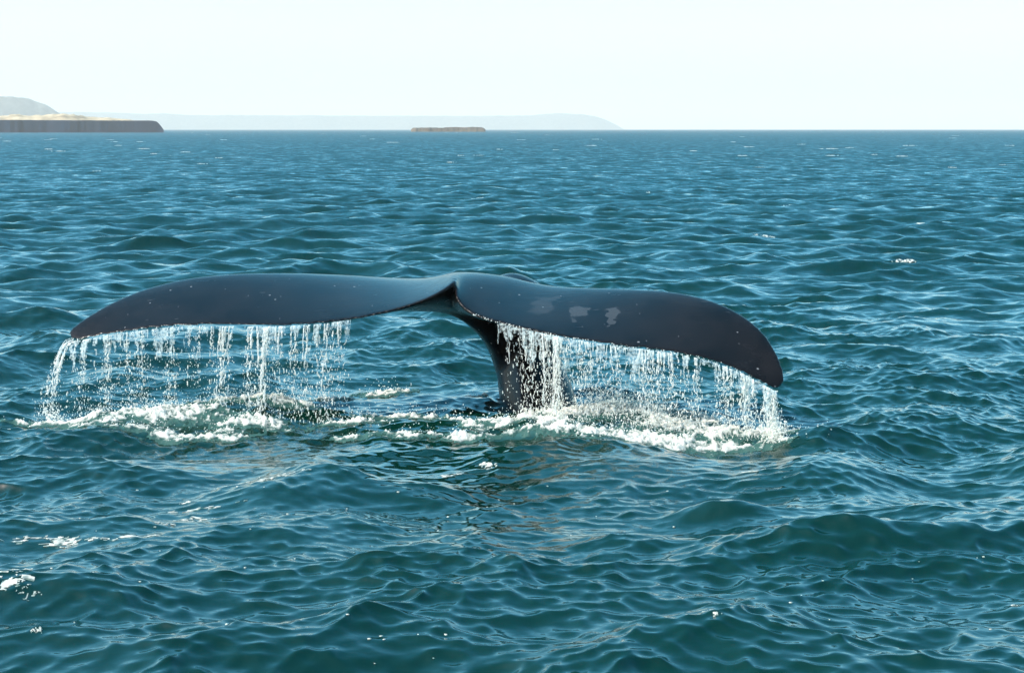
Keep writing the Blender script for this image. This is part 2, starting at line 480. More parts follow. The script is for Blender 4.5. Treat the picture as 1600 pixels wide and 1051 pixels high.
def build_whale():
    nu = 30
    u = 0.5 * (1 - np.cos(np.linspace(0, np.pi, nu)))
    yt = naca(u) + 0.07 * u ** 2 * np.sqrt(np.maximum(1 - u ** 8, 0))
    V = []
    mid = (Lc + Tc) / 2
    span = np.gradient(mid, axis=0); span /= np.linalg.norm(span, axis=1)[:, None]
    for i in range(len(Lc)):
        c = Tc[i] - Lc[i]
        up = np.cross(c, span[i]); up /= np.linalg.norm(up) + 1e-9
        if up[2] < 0: up = -up
        up = up * 0.6 + np.array([0, 0, 1.0]) * 0.4; up /= np.linalg.norm(up)
        upper = Lc[i] + c * u[:, None] + up * (yt * Th[i] * 0.42)[:, None]
        lower = Lc[i] + c * u[:, None] - up * (yt * Tl[i] * 0.75)[:, None]
        V.append(np.concatenate([upper, lower[-2:0:-1]]))
    nl = len(V[0]); ns = len(V)
    V = np.concatenate(V)
    F = []
    for i in range(ns - 1):
        for j in range(nl):
            F.append((i * nl + j, i * nl + (j + 1) % nl, (i + 1) * nl + (j + 1) % nl, (i + 1) * nl + j))
    F += [tuple(range(nl))[::-1], tuple(range((ns - 1) * nl, ns * nl))]
    me = bpy.data.meshes.new('flukes')
    verts = [tuple(v) for v in V]
    # tail stock: rings along an arched axis
    K = np.array([   # x, y, z, half width, half thickness (across the bend)
        (-0.36, 15.30, 0.96, .06, .03), (-0.27, 15.50, 0.92, .15, .07), (-0.18, 15.74, 0.89, .24, .11), (-0.08, 16.00, 0.88, .27, .15),
        (0.00, 16.22, 0.86, .36, .22), (0.05, 16.32, 0.66, .32, .27), (0.10, 16.26, 0.42, .27, .30), (0.17, 16.14, 0.18, .30, .35),
        (0.23, 16.00, -0.10, .34, .40), (0.26, 15.92, -0.6, .40, .46), (0.30, 15.95, -1.1, .50, .55)])
    flare = np.array([   # web under the left fluke where it runs into the stock
        (-0.88, 15.45, 0.925, .03, .03), (-0.66, 15.58, 0.905, .09, .075), (-0.45, 15.72, 0.88, .17, .125), (-0.24, 15.88, 0.81, .24, .19),
        (-0.07, 16.05, 0.68, .27, .24), (0.05, 16.16, 0.48, .26, .26), (0.12, 16.18, 0.25, .25, .26)])
    flare_r = np.array([   # the same, shallower, on the right
        (0.75, 15.35, 0.93, .03, .03), (0.50, 15.55, 0.90, .10, .08), (0.30, 15.78, 0.84, .19, .15), (0.16, 16.0, 0.70, .24, .22), (0.12, 16.15, 0.45, .25, .26)])
    for rings, side in ((K, (0.97, -0.22, 0.0)), (flare, (0.55, 0.8, -0.2)), (flare_r, (0.5, -0.8, 0.2))):
        Ks = catmull(rings, 60)
        tan = np.gradient(Ks[:, :3], axis=0); tan /= np.linalg.norm(tan, axis=1)[:, None]
        side = np.array(side)
        nr = 40
        ang = np.linspace(0, 2 * np.pi, nr, endpoint=False)
        b0 = len(verts)
        for k in range(len(Ks)):
            nrm = np.cross(side, tan[k]); nrm /= np.linalg.norm(nrm)
            sd = np.cross(tan[k], nrm)
            for a in ang:
                ca, sa = math.cos(a), math.sin(a)
                # slightly keeled back and belly
                q = Ks[k, :3] + sd * ca * abs(ca) ** 0.15 * Ks[k, 3] * (1 - 0.12 * abs(sa)) + nrm * sa * Ks[k, 4] * (1 + 0.10 * abs(sa) ** 6)
                verts.append(tuple(q))
        for k in range(len(Ks) - 1):
            for j in range(nr):
                F.append((b0 + k * nr + j, b0 + (k + 1) * nr + j, b0 + (k + 1) * nr + (j + 1) % nr, b0 + k * nr + (j + 1) % nr))
        F += [tuple(b0 + j for j in range(nr)), tuple(b0 + (len(Ks) - 1) * nr + j for j in range(nr))[::-1]]
    me.from_pydata(verts, [], F)
    import bmesh
    bm = bmesh.new(); bm.from_mesh(me); bmesh.ops.recalc_face_normals(bm, faces=bm.faces); bm.to_mesh(me); bm.free()
    tmp = bpy.data.objects.new('tmp', me); COL.objects.link(tmp)
    md = tmp.modifiers.new('r', 'REMESH'); md.mode = 'VOXEL'; md.voxel_size = 0.0115; md.use_smooth_shade = True
    dg = bpy.context.evaluated_depsgraph_get()
    me2 = bpy.data.meshes.new_from_object(tmp.evaluated_get(dg))
    bpy.data.objects.remove(tmp)
    n = len(me2.vertices)
    co = np.empty(n * 3, np.float32); me2.vertices.foreach_get('co', co); co = co.reshape(-1, 3).astype(np.float64)
    e = np.empty(len(me2.edges) * 2, np.int32); me2.edges.foreach_get('vertices', e); e = e.reshape(-1, 2)
    deg = np.bincount(e.ravel(), minlength=n)[:, None].astype(float)
    def smooth(co, wgt, it):
        for _ in range(it):
            s = np.zeros_like(co)
            for d in range(3):
                s[:, d] = np.bincount(e[:, 0], co[e[:, 1], d], n) + np.bincount(e[:, 1], co[e[:, 0], d], n)
            co = co + (s / deg - co) * wgt[:, None]
        return co
    # blend the stock into the underside of the flukes, keep the edges crisp
    dT = np.full(n, 9.0)
    for k in range(0, len(Tc), 1):
        dT = np.minimum(dT, np.linalg.norm(co - Tc[k], axis=1))
    c0 = np.array([-0.1, 15.9, 0.80])
    dj = np.linalg.norm((co - c0) / np.array([0.75, 0.6, 0.45]), axis=1)
    wj = (1 - sm(0.5, 1.25, dj)) * sm(0.02, 0.16, dT)
    for _ in range(22):                      # Taubin steps: no shrinking of the thin edge
        co = smooth(co, np.full(n, 0.5), 1)
        co = smooth(co, np.full(n, -0.52), 1)
    co = smooth(co, 0.6 * wj, 170)
    co = smooth(co, np.full(n, 0.5), 7)
    me2.vertices.foreach_set('co', (co - WB).astype(np.float32).ravel())
    me2.polygons.foreach_set('use_smooth', np.full(len(me2.polygons), True))
    me2.update()
    o = bpy.data.objects.new('whale', me2); COL.objects.link(o); o.location = WB
    return o

def whale_material():
    m, nt, out = new_mat('wet_whale_skin')
    L = nt.links.new
    tc = nt.nodes.new('ShaderNodeTexCoord')
    n1 = N(nt, 'ShaderNodeTexNoise', Scale=3.0, Detail=9.0, Roughness=0.68)
    L(tc.outputs['Object'], n1.inputs['Vector'])
    cr = nt.nodes.new('ShaderNodeValToRGB')
    cr.color_ramp.elements[0].position = 0.3; cr.color_ramp.elements[0].color = (0.0025, 0.0022, 0.0024, 1)
    cr.color_ramp.elements[1].position = 0.75; cr.color_ramp.elements[1].color = (0.0125, 0.0100, 0.0098, 1)
    L(n1.outputs['Fac'], cr.inputs[0])
    col = cr.outputs[0]
    # pale pigment patches on the right fluke
    nd = N(nt, 'ShaderNodeTexNoise', Scale=9.0, Detail=3.0, Roughness=0.6)
    L(tc.outputs['Object'], nd.inputs['Vector'])
    ds = N(nt, 'ShaderNodeVectorMath', operation='SUBTRACT'); ds.inputs[1].default_value = (.5, .5, .5); L(nd.outputs['Color'], ds.inputs[0])
    dk = N(nt, 'ShaderNodeVectorMath', operation='SCALE'); dk.inputs['Scale'].default_value = 0.21; L(ds.outputs[0], dk.inputs[0])
    pos = N(nt, 'ShaderNodeVectorMath', operation='ADD'); L(tc.outputs['Object'], pos.inputs[0]); L(dk.outputs[0], pos.inputs[1])
    mask = None
    for px, py, Y, rx, ry, s in [(848, 481, 15.12, .085, .21, .42), (838, 492, 15.0, .05, .12, .3), (866, 470, 15.3, .05, .07, .4), (905, 492, 14.98, .068, .125, .75), (896, 505, 14.8, .022, .05, .6),
                                 (958, 495, 14.9, .050, .10, .75), (952, 505, 14.8, .034, .10, .7)]:
        c = at(px, py, Y) - WB
        d = N(nt, 'ShaderNodeVectorMath', operation='SUBTRACT'); d.inputs[1].default_value = tuple(c); L(pos.outputs[0], d.inputs[0])
        q = N(nt, 'ShaderNodeVectorMath', operation='MULTIPLY'); q.inputs[1].default_value = (1 / rx, 1 / ry, 1 / 0.25); L(d.outputs[0], q.inputs[0])
        ln = N(nt, 'ShaderNodeVectorMath', operation='LENGTH'); L(q.outputs[0], ln.inputs[0])
        mr = N(nt, 'ShaderNodeMapRange'); mr.inputs['From Min'].default_value = 1.10; mr.inputs['From Max'].default_value = 0.88; mr.inputs['To Max'].default_value = s
        L(ln.outputs['Value'], mr.inputs['Value'])
        if mask is None: mask = mr.outputs[0]
        else:
            mm = N(nt, 'ShaderNodeMath', operation='MAXIMUM'); L(mask, mm.inputs[0]); L(mr.outputs[0], mm.inputs[1]); mask = mm.outputs[0]
    mx = N(nt, 'ShaderNodeMix', data_type='RGBA'); mx.inputs[7].default_value = (0.042, 0.042, 0.044, 1)
    L(mask, mx.inputs[0]); L(col, mx.inputs[6]); col = mx.outputs[2]
    # tiny pale scratches and barnacle specks
    vo = N(nt, 'ShaderNodeTexVoronoi', Scale=7.0, Randomness=1.0); vo.feature = 'F1'
    mpv = nt.nodes.new('ShaderNodeMapping'); mpv.inputs['Scale'].default_value = (1.0, 1.0, 1.0)
    L(tc.outputs['Object'], mpv.inputs[0]); L(mpv.outputs[0], vo.inputs['Vector'])
    sp = N(nt, 'ShaderNodeMapRange'); sp.inputs['From Min'].default_value = 0.075; sp.inputs['From Max'].default_value = 0.045; sp.inputs['To Max'].default_value = 0.5
    L(vo.outputs['Distance'], sp.inputs['Value'])
    mx3 = N(nt, 'ShaderNodeMix', data_type='RGBA'); mx3.inputs[7].default_value = (0.3, 0.3, 0.3, 1)
    L(sp.outputs[0], mx3.inputs[0]); L(col, mx3.inputs[6]); col = mx3.outputs[2]
    for rot, sc, thr in (((0.2, 0.1, 0.5), (5.0, 0.7, 5.0), 0.018), ((0.1, 0.3, -0.35), (0.8, 6.0, 5.0), 0.016)):
        ms_ = nt.nodes.new('ShaderNodeMapping'); ms_.inputs['Rotation'].default_value = rot; ms_.inputs['Scale'].default_value = sc
        L(tc.outputs['Object'], ms_.inputs[0])
        v2 = N(nt, 'ShaderNodeTexVoronoi', Scale=2.0, Randomness=1.0); L(ms_.outputs[0], v2.inputs['Vector'])
        m2 = N(nt, 'ShaderNodeMapRange'); m2.inputs['From Min'].default_value = 0.07; m2.inputs['From Max'].default_value = 0.03; m2.inputs['To Max'].default_value = 0.3
        L(v2.outputs['Distance'], m2.inputs['Value'])
        m4 = N(nt, 'ShaderNodeMix', data_type='RGBA'); m4.inputs[7].default_value = (0.12, 0.12, 0.125, 1)
        L(m2.outputs[0], m4.inputs[0]); L(col, m4.inputs[6]); col = m4.outputs[2]
    # fine lengthwise streaks in the wet film
    mps = nt.nodes.new('ShaderNodeMapping'); mps.inputs['Scale'].default_value = (3.0, 26.0, 26.0); mps.inputs['Rotation'].default_value = (0, 0, 0.1)
    L(tc.outputs['Object'], mps.inputs[0])
    ns = N(nt, 'ShaderNodeTexNoise', Scale=1.0, Detail=4.0, Roughness=0.6); L(mps.outputs[0], ns.inputs['Vector'])
    nb = N(nt, 'ShaderNodeTexNoise', Scale=26.0, Detail=4.0, Roughness=0.6); L(tc.outputs['Object'], nb.inputs['Vector'])
    ad = N(nt, 'ShaderNodeMath', operation='ADD'); L(ns.outputs['Fac'], ad.inputs[0]); L(nb.outputs['Fac'], ad.inputs[1])
    bp = N(nt, 'ShaderNodeBump', Strength=0.12, Distance=0.01); L(ad.outputs[0], bp.inputs['Height'])
    rr = N(nt, 'ShaderNodeMapRange'); rr.inputs['To Min'].default_value = 0.12; rr.inputs['To Max'].default_value = 0.34
    L(ns.outputs['Fac'], rr.inputs['Value'])
    p = N(nt, 'ShaderNodeBsdfPrincipled', IOR=1.38)
    L(col, p.inputs['Base Color']); L(rr.outputs[0], p.inputs['Roughness']); L(bp.outputs[0], p.inputs['Normal'])
    p.inputs['Coat Weight'].default_value = 0.07; p.inputs['Coat Roughness'].default_value = 0.1
    p.inputs['Specular IOR Level'].default_value = 0.18
    L(p.outputs[0], out.inputs['Surface'])
    return m

whale = build_whale()
whale.data.materials.clear(); whale.data.materials.append(whale_material())
tag(whale, 'wet black whale tail with wide drooping flukes raised above the sea', 'whale')
print('whale faces', len(whale.data.polygons))

# ------------------------------------------------------------------ white water materials
def white_water(name, col, rough, transl, clear=0.0):
    m, nt, out = new_mat(name)
    L = nt.links.new
    geo = nt.nodes.new('ShaderNodeNewGeometry')
    n = N(nt, 'ShaderNodeTexNoise', Scale=45.0, Detail=3.0); L(geo.outputs['Position'], n.inputs['Vector'])
    d = N(nt, 'ShaderNodeBsdfPrincipled', Roughness=rough, IOR=1.333)
    d.inputs['Base Color'].default_value = (*col, 1)
    t = nt.nodes.new('ShaderNodeBsdfTranslucent'); t.inputs['Color'].default_value = (*col, 1)
    mx = nt.nodes.new('ShaderNodeMixShader'); mx.inputs[0].default_value = transl
    L(d.outputs[0], mx.inputs[1]); L(t.outputs[0], mx.inputs[2])
    res = mx.outputs[0]
    if clear > 0:
        tr = nt.nodes.new('ShaderNodeBsdfTransparent')
        tr.inputs['Color'].default_value = (0.95, 0.98, 1.0, 1)
        mr = N(nt, 'ShaderNodeMapRange'); mr.inputs['From Min'].default_value = 0.35; mr.inputs['From Max'].default_value = 0.65
        mr.inputs['To Min'].default_value = min(1, clear + 0.25); mr.inputs['To Max'].default_value = max(0, clear - 0.3)
        L(n.outputs['Fac'], mr.inputs['Value'])
        m2 = nt.nodes.new('ShaderNodeMixShader'); L(mr.outputs[0], m2.inputs[0])
        L(res, m2.inputs[1]); L(tr.outputs[0], m2.inputs[2]); res = m2.outputs[0]
    L(res, out.inputs['Surface'])
    return m

def foam_material():
    m, nt, out = new_mat('sea_foam')
    L = nt.links.new
    geo = nt.nodes.new('ShaderNodeNewGeometry')
    at_ = N(nt, 'ShaderNodeAttribute', attribute_name='thick')
    n = N(nt, 'ShaderNodeTexNoise', Scale=22.0, Detail=5.0, Roughness=0.65); L(geo.outputs['Position'], n.inputs['Vector'])
    ad = N(nt, 'ShaderNodeMath', operation='ADD'); L(at_.outputs['Fac'], ad.inputs[0]); L(n.outputs['Fac'], ad.inputs[1])
    mr = N(nt, 'ShaderNodeMapRange'); mr.inputs['From Min'].default_value = 0.82; mr.inputs['From Max'].default_value = 1.24
    L(ad.outputs[0], mr.inputs['Value'])
    mx = N(nt, 'ShaderNodeMix', data_type='RGBA')
    mx.inputs[6].default_value = (0.05, 0.13, 0.11, 1); mx.inputs[7].default_value = (0.84, 0.81, 0.72, 1)
    L(mr.outputs[0], mx.inputs[0])
    rr = N(nt, 'ShaderNodeMapRange'); rr.inputs['To Min'].default_value = 0.12; rr.inputs['To Max'].default_value = 0.6; L(mr.outputs[0], rr.inputs['Value'])
    bp = N(nt, 'ShaderNodeBump', Strength=0.7, Distance=0.02)
    n5 = N(nt, 'ShaderNodeTexNoise', Scale=60.0, Detail=4.0, Roughness=0.7); L(geo.outputs['Position'], n5.inputs['Vector'])
    L(n5.outputs['Fac'], bp.inputs['Height'])
    p = N(nt, 'ShaderNodeBsdfPrincipled', IOR=1.333)
    L(mx.outputs[2], p.inputs['Base Color']); L(rr.outputs[0], p.inputs['Roughness']); L(bp.outputs[0], p.inputs['Normal'])
    t = nt.nodes.new('ShaderNodeBsdfTranslucent'); L(mx.outputs[2], t.inputs['Color'])
    ms = nt.nodes.new('ShaderNodeMixShader'); ms.inputs[0].default_value = 0.35
    L(p.outputs[0], ms.inputs[1]); L(t.outputs[0], ms.inputs[2])
    L(ms.outputs[0], out.inputs['Surface'])
    return m

M_FOAM = foam_material()
M_DROP = white_water('white_droplets', (0.94, 0.92, 0.85), 0.12, 0.55, 0.25)
M_STRAND = white_water('falling_strands', (0.92, 0.91, 0.86), 0.12, 0.5, 0.48)
M_VEIL = white_water('thin_water_veil', (0.80, 0.87, 0.84), 0.06, 0.5, 0.80)

# ------------------------------------------------------------------ drops
_ph = (1 + 5 ** 0.5) / 2
ICO_V = np.array([(-1, _ph, 0), (1, _ph, 0), (-1, -_ph, 0), (1, -_ph, 0), (0, -1, _ph), (0, 1, _ph), (0, -1, -_ph), (0, 1, -_ph),
                  (_ph, 0, -1), (_ph, 0, 1), (-_ph, 0, -1), (-_ph, 0, 1)], float) / math.hypot(1, _ph)
ICO_F = np.array([(0, 11, 5), (0, 5, 1), (0, 1, 7), (0, 7, 10), (0, 10, 11), (1, 5, 9), (5, 11, 4), (11, 10, 2), (10, 7, 6), (7, 1, 8),
                  (3, 9, 4), (3, 4, 2), (3, 2, 6), (3, 6, 8), (3, 8, 9), (4, 9, 5), (2, 4, 11), (6, 2, 10), (8, 6, 7), (9, 8, 1)])

def drops(P, r, stretch):
    """lumpy little blobs of water at points P"""
    n = len(P)
    jit = 1 + 0.35 * rng.normal(size=(n, 12, 1)).clip(-1, 1)
    V = ICO_V[None] * jit * r[:, None, None]
    a = rng.random(n) * 2 * np.pi
    V[..., 0], V[..., 1] = V[..., 0] * np.cos(a)[:, None] - V[..., 1] * np.sin(a)[:, None], V[..., 0] * np.sin(a)[:, None] + V[..., 1] * np.cos(a)[:, None]
    V[..., 2] *= stretch[:, None]
    V = V + P[:, None, :]
    F = ICO_F[None] + (np.arange(n) * 12)[:, None, None]
    return V.reshape(-1, 3), F.reshape(-1, 3)

class Soup:
    def __init__(s): s.V = []; s.F = []; s.n = 0
    def add(s, V, F):
        V = np.asarray(V); F = np.asarray(F)
        if F.shape[1] == 3: F = np.concatenate([F, F[:, :1]], 1) if False else F
        s.V.append(V); s.F.append(F + s.n); s.n += len(V)
    def build(s, name, mat, label, cat, smooth=True):
        F = [f if f.shape[1] == 3 else np.concatenate([f[:, [0, 1, 2]], f[:, [0, 2, 3]]]) for f in s.F]
        o = mesh_obj(name, np.concatenate(s.V), np.concatenate(F), mat, smooth)
        return tag(o, label, cat, 'stuff')

def edge_at(px):
    """point of the trailing edge seen at photograph column px"""
    d = Tc - np.array([0, 0, CAM_H])
    fwd = d[:, 1] * CP - d[:, 2] * SP
    col = 800 + FPX * d[:, 0] / fwd
    lo, hi = 3, len(Tc) - 4
    c = col[lo:hi]
    i = lo + int(np.argmin(np.abs(c - px)))
    j = min(max(i + (1 if col[i] < px else -1), 1), len(Tc) - 2)
    f = 0 if abs(col[j] - col[i]) < 1e-6 else (px - col[i]) / (col[j] - col[i])
    return Tc[i] + (Tc[j] - Tc[i]) * np.clip(f, 0, 1) - np.array([0, 0, 0.006])

def water_z(x, y):
    return float(sea_point(np.array([x]), np.array([y]), np.array([0.02]))[2][0])

def strand(soup, dsoup, p0, v0, frac, r0, wob, seed, drip=1.0, zend=0.0):
    """one falling string of water: a tube that thins, wavers and breaks into drops"""
    r = np.random.default_rng(seed)
    fall = max(0.05, p0[2] - zend)
    vz = v0[2]
    T = (vz + math.sqrt(vz * vz + 2 * G * fall)) / G
    n = 34
    s = np.linspace(0, 1, n)
    # evenly spaced along the drop height rather than time
    z = fall * frac * s
    t = (vz + np.sqrt(np.maximum(vz * vz + 2 * G * z, 0))) / G
    nx = (fbm(s * 8 + r.random() * 99, np.full(n, r.random() * 99), 3) - 0.5) * wob * s
    ny = (fbm(s * 8 + r.random() * 99, np.full(n, r.random() * 99), 3) - 0.5) * wob * s
    C = np.stack([p0[0] + v0[0] * t + nx, p0[1] + v0[1] * t + ny, p0[2] - z], -1)
    rad = r0 * (0.35 + 1.3 * fbm(s * 9 + r.random() * 99, np.full(n, r.random() * 50), 3)) * (1.1 - 0.5 * s)
    rad[-1] = 0.0005
    gap = fbm(s * 9 + r.random() * 99, np.full(n, 2.2), 2) < (0.30 + 0.30 * s)
    gap[:3] = False
    k = 5
    a = np.linspace(0, 2 * np.pi, k, endpoint=False)
    ring = np.stack([np.cos(a) * 1.25, np.sin(a) * 0.8, np.zeros(k)], -1)
    V = C[:, None, :] + ring[None] * rad[:, None, None] * (1 + 0.3 * r.normal(size=(n, k, 1)).clip(-1, 1))
    F = []
    for i in range(n - 1):
        if gap[i] or gap[i + 1]: continue
        for j in range(k):
            F.append((i * k + j, i * k + (j + 1) % k, (i + 1) * k + (j + 1) % k, (i + 1) * k + j))
    if F: soup.add(V.reshape(-1, 3), np.array(F))
    # drops along and below the string
    nd = int(48 * drip * (0.4 + 1.2 * r.random()))
    if nd:
        q = r.random(nd) ** 0.75
        zz = fall * q
        tt = (vz + np.sqrt(vz * vz + 2 * G * zz)) / G
        sp = wob * 0.5 + 0.008
        P = np.stack([p0[0] + v0[0] * tt + r.normal(size=nd) * sp * q, p0[1] + v0[1] * tt + r.normal(size=nd) * sp * q, p0[2] - zz], -1)
        dr = 0.0015 + 0.0040 * r.random(nd) ** 2.6
        dsoup.append((P, dr * 0.85, 1.2 + 3.6 * r.random(nd) ** 1.4))

def curtain(name, x0, x1, dense, strong, vx, label, seed, veil_len, veil_cut, beads):
    r = np.random.default_rng(seed)
    sp = Soup(); dl = []
    # thin strings all along the edge
    for (a, b, n, lo, hi, r0) in dense:
        for i in range(n):
            px = a + (b - a) * r.random()
            px = min(max(px + 6 * math.sin(px * 0.35), x0), x1)      # strings gather in bunches
            p0 = edge_at(px)
            v0 = np.array([vx(px) + r.normal() * 0.05, -0.12 + r.normal() * 0.10, 0.0])
            frac = lo + (hi - lo) * r.random() ** 1.5
            strand(sp, dl, p0, v0, frac, r0 * (0.4 + 0.8 * r.random()), 0.09, int(r.integers(1e9)), drip=0.65)
    # the few heavy ropes of water
    for (px, frac, r0, n, vxx) in strong:
        for i in range(n):
            q = px + r.normal() * 6
            p0 = edge_at(q)
            v0 = np.array([vxx + r.normal() * 0.035, -0.10 + r.normal() * 0.06, 0.0])
            strand(sp, dl, p0, v0, frac * (0.8 + 0.25 * r.random()), r0 * (0.30 + 0.55 * r.random()), 0.09, int(r.integers(1e9)), drip=1.5)
    o1 = sp.build(name, M_STRAND, label[0], 'falling water')
    P = np.concatenate([d[0] for d in dl]); rr = np.concatenate([d[1] for d in dl]); st = np.concatenate([d[2] for d in dl])
    nb = beads[2]                       # beads clinging to the trailing edge
    bx = beads[0] + (beads[1] - beads[0]) * r.random(nb) ** 1.4
    B = np.array([edge_at(b) for b in bx]) + np.stack([np.zeros(nb), -0.004 - 0.008 * r.random(nb), 0.004 + 0.016 * r.random(nb) ** 2], -1)
    P = np.concatenate([P, B]); rr = np.concatenate([rr, 0.0018 + 0.0042 * r.random(nb) ** 2]); st = np.concatenate([st, np.full(nb, 0.9)])
    keep = P[:, 2] > 0.01
    ds = Soup(); ds.add(*drops(P[keep], rr[keep], st[keep]))
    o2 = ds.build('falling_droplets', M_DROP, label[1], 'droplets')
    # torn film of water just under the edge
    nu, nv = int((x1 - x0) * 1.3), 44
    pxs = np.linspace(x0, x1, nu)
    E = np.array([edge_at(p) for p in pxs])
    z = np.linspace(0, veil_len, nv)
    U, Zz = np.meshgrid(np.arange(nu), z, indexing='ij')
    t = np.sqrt(2 * Zz / G)
    vxs = np.array([vx(p) for p in pxs])[:, None]
    nn = fbm(U * 0.05 + seed, Zz * 6, 3) - 0.5
    X = E[:, 0][:, None] + vxs * t + nn * 0.05 * t / 0.2
    Yv = E[:, 1][:, None] - 0.12 * t + (fbm(U * 0.08 + 50, Zz * 8 + seed, 3) - 0.5) * 0.12 * Zz / veil_len
    Zv = E[:, 2][:, None] - Zz
    hole = fbm(U * 0.11 + 3 * seed, Zz * 9, 4, 0.6) + 0.35 * (fbm(U * 0.018 + 8, U * 0 + seed, 2) - 0.5)
    thr = veil_cut + 0.42 * (Zz / veil_len) ** 0.8
    on = hole > thr
    cell = on[:-1, :-1] & on[1:, :-1] & on[1:, 1:] & on[:-1, 1:]
    i, j = np.nonzero(cell)
    F = np.stack([i * nv + j, (i + 1) * nv + j, (i + 1) * nv + j + 1, i * nv + j + 1], -1)
    if len(F):
        V = np.stack([X, Yv, Zv], -1).reshape(-1, 3)
        used = np.unique(F); remap = np.zeros(len(V), int); remap[used] = np.arange(len(used))
        o3 = mesh_obj('water_veil', V[used], remap[F], M_VEIL)
        md = o3.modifiers.new('film', 'SOLIDIFY'); md.thickness = 0.004
        tag(o3, label[2], 'falling water', 'stuff')
    return o1, o2

curtain('falling_water', 116, 548,
        [(118, 240, 22, .10, .6, .0036), (240, 380, 16, .06, .4, .0032), (380, 548, 26, .1, .6, .0036)],
        [(113, 1.0, .010, 7, -0.62), (138, .55, .008, 4, -0.12), (166, .3, .006, 3, 0), (196, .45, .006, 3, 0), (228, .25, .006, 3, 0), (258, .3, .006, 3, 0),
         (332, .35, .006, 2, 0), (354, 1.0, .009, 6, -0.05), (395, .95, .008, 4, 0), (418, 1.0, .011, 6, -0.12), (436, .8, .008, 3, -.05), (462, .45, .007, 3, 0),
         (475, .9, .006, 2, -.1), (500, .95, .008, 4, -.02), (532, .4, .008, 2, -.1)],
        lambda p: -0.06 - 0.3 * max(0, (150 - p) / 40) if p < 150 else -0.05,
        ('strings of white water falling from the left fluke', 'white droplets falling below the left fluke', 'thin torn film of water hanging under the left fluke edge'), 5, 0.34, 0.33, (112, 330, 60))
curtain('falling_water', 775, 1212,
        [(785, 890, 28, .12, .9, .0034), (880, 1060, 36, .08, .7, .0036), (1060, 1200, 28, .10, .7, .0038)],
        [(822, .9, .006, 3, 0.02), (845, 1.0, .006, 4, -0.02), (868, 1.0, .009, 7, 0), (876, 1.0, .007, 5, -.08), (918, .7, .007, 4, 0.05), (952, .7, .007, 4, .02),
         (1005, .8, .008, 5, 0), (1025, .7, .007, 4, .02), (1048, .7, .007, 3, 0), (1085, .55, .007, 4, .03), (1135, .6, .007, 4, .03), (1160, .9, .008, 5, .02), (1176, .8, .007, 4, .03),
         (1204, 1.0, .012, 12, .03)],
        lambda p: 0.02,
        ('strings of white water falling from the right fluke', 'white droplets falling below the right fluke', 'thin torn film of water hanging under the right fluke edge'), 9, 0.30, 0.36, (738, 1190, 190))

# ------------------------------------------------------------------ foam
def foam_patch(name, x0, x1, y0, y1, res, label, cut=0.30):
    nx, ny = int((x1 - x0) / res), int((y1 - y0) / res)
    gx, gy = np.meshgrid(np.linspace(x0, x1, nx), np.linspace(y0, y1, ny), indexing='ij')
    x = gx.ravel(); y = gy.ravel()
    d = foam_density(x, y)
    n1 = fbm(x * 5.0, y * 5.0 + 50, 4, 0.6)
    n2 = fbm(x * 16.0 + 9, y * 16.0, 3, 0.6)
    ridg = 1 - np.abs(2 * fbm(x * 9 + 31, y * 11 + 3, 3) - 1)
    lace = sm(0.05, 0.30, np.abs(2 * fbm(x * 13 + 71, y * 10 + 13, 4, 0.6) - 1))     # holes between the bubbles rafts
    m = d * (0.35 + 1.3 * n1) + 0.7 * (n2 - 0.5) - 0.10 * lace - 0.04
    X, Y, Z, _ = sea_point(x, y, np.full_like(x, res))
    n3 = fbm(x * 38.0 + 5, y * 30.0 + 8, 3, 0.65)
    thick = sm(cut, cut + 0.62, m) * (1 - 0.45 * lace) * np.clip(0.25 + 1.5 * n3, 0.35, 1.15)
    lift = -0.006 + thick * (0.010 + 0.045 * d * n1 * ridg + 0.014 * (n2 - 0.35) + 0.022 * (n3 - 0.45)) + 0.008 * sm(cut, cut + 0.05, m)
    V = np.stack([X, Y, Z + lift], -1)
    on = (m > cut).reshape(nx, ny)
    cell = on[:-1, :-1] & on[1:, :-1] & on[1:, 1:] & on[:-1, 1:]
    i, j = np.nonzero(cell)
    F = np.stack([i * ny + j, (i + 1) * ny + j, (i + 1) * ny + j + 1, i * ny + j + 1], -1)
    used = np.unique(F); remap = np.zeros(len(V), int); remap[used] = np.arange(len(used))
    o = mesh_obj(name, V[used], remap[F], M_FOAM)
    add_attr(o, 'thick', thick[used])
    tag(o, label, 'foam', 'stuff')
    return V[used], thick[used], d[used]

xl0, xl1 = ground(0, 660)[0] - 0.5, ground(505, 660)[0]
xr0, xr1 = ground(505, 660)[0], ground(1300, 684)[0]
VL, tl, dl_ = foam_patch('splash_foam', xl0, xl1, 13.3, 17.0, 0.0115, 'churned white foam where water lands under the left fluke')
VR, tr_, dr_ = foam_patch('splash_foam', xr0, xr1, 13.2, 17.8, 0.0115, 'churned white foam around the tail stock and under the right fluke')

def spray(V, thick, n, hmax, rmax, label, seed, plume=None):
    r = np.random.default_rng(seed)
    p = thick ** 1.5; p = p / p.sum()
    i = r.choice(len(V), n, p=p)
    h = -np.log(1 - r.random(n) * 0.98) * hmax
    P = V[i] + np.stack([r.normal(size=n) * 0.02, r.normal(size=n) * 0.02, h], -1)
    rad = 0.0022 + rmax * r.random(n) ** 2.5
    if plume is not None:
        for c, k, hx, hz in plume:
            q = np.stack([r.normal(size=k) * hx, r.normal(size=k) * hx, np.abs(r.normal(size=k)) * hz], -1) + c
            P = np.concatenate([P, q]); rad = np.concatenate([rad, 0.0022 + 0.006 * r.random(k) ** 2])
    s = Soup(); s.add(*drops(P, rad, 0.8 + 0.6 * r.random(len(P))))
    return s.build('spray_droplets', M_DROP, label, 'droplets')

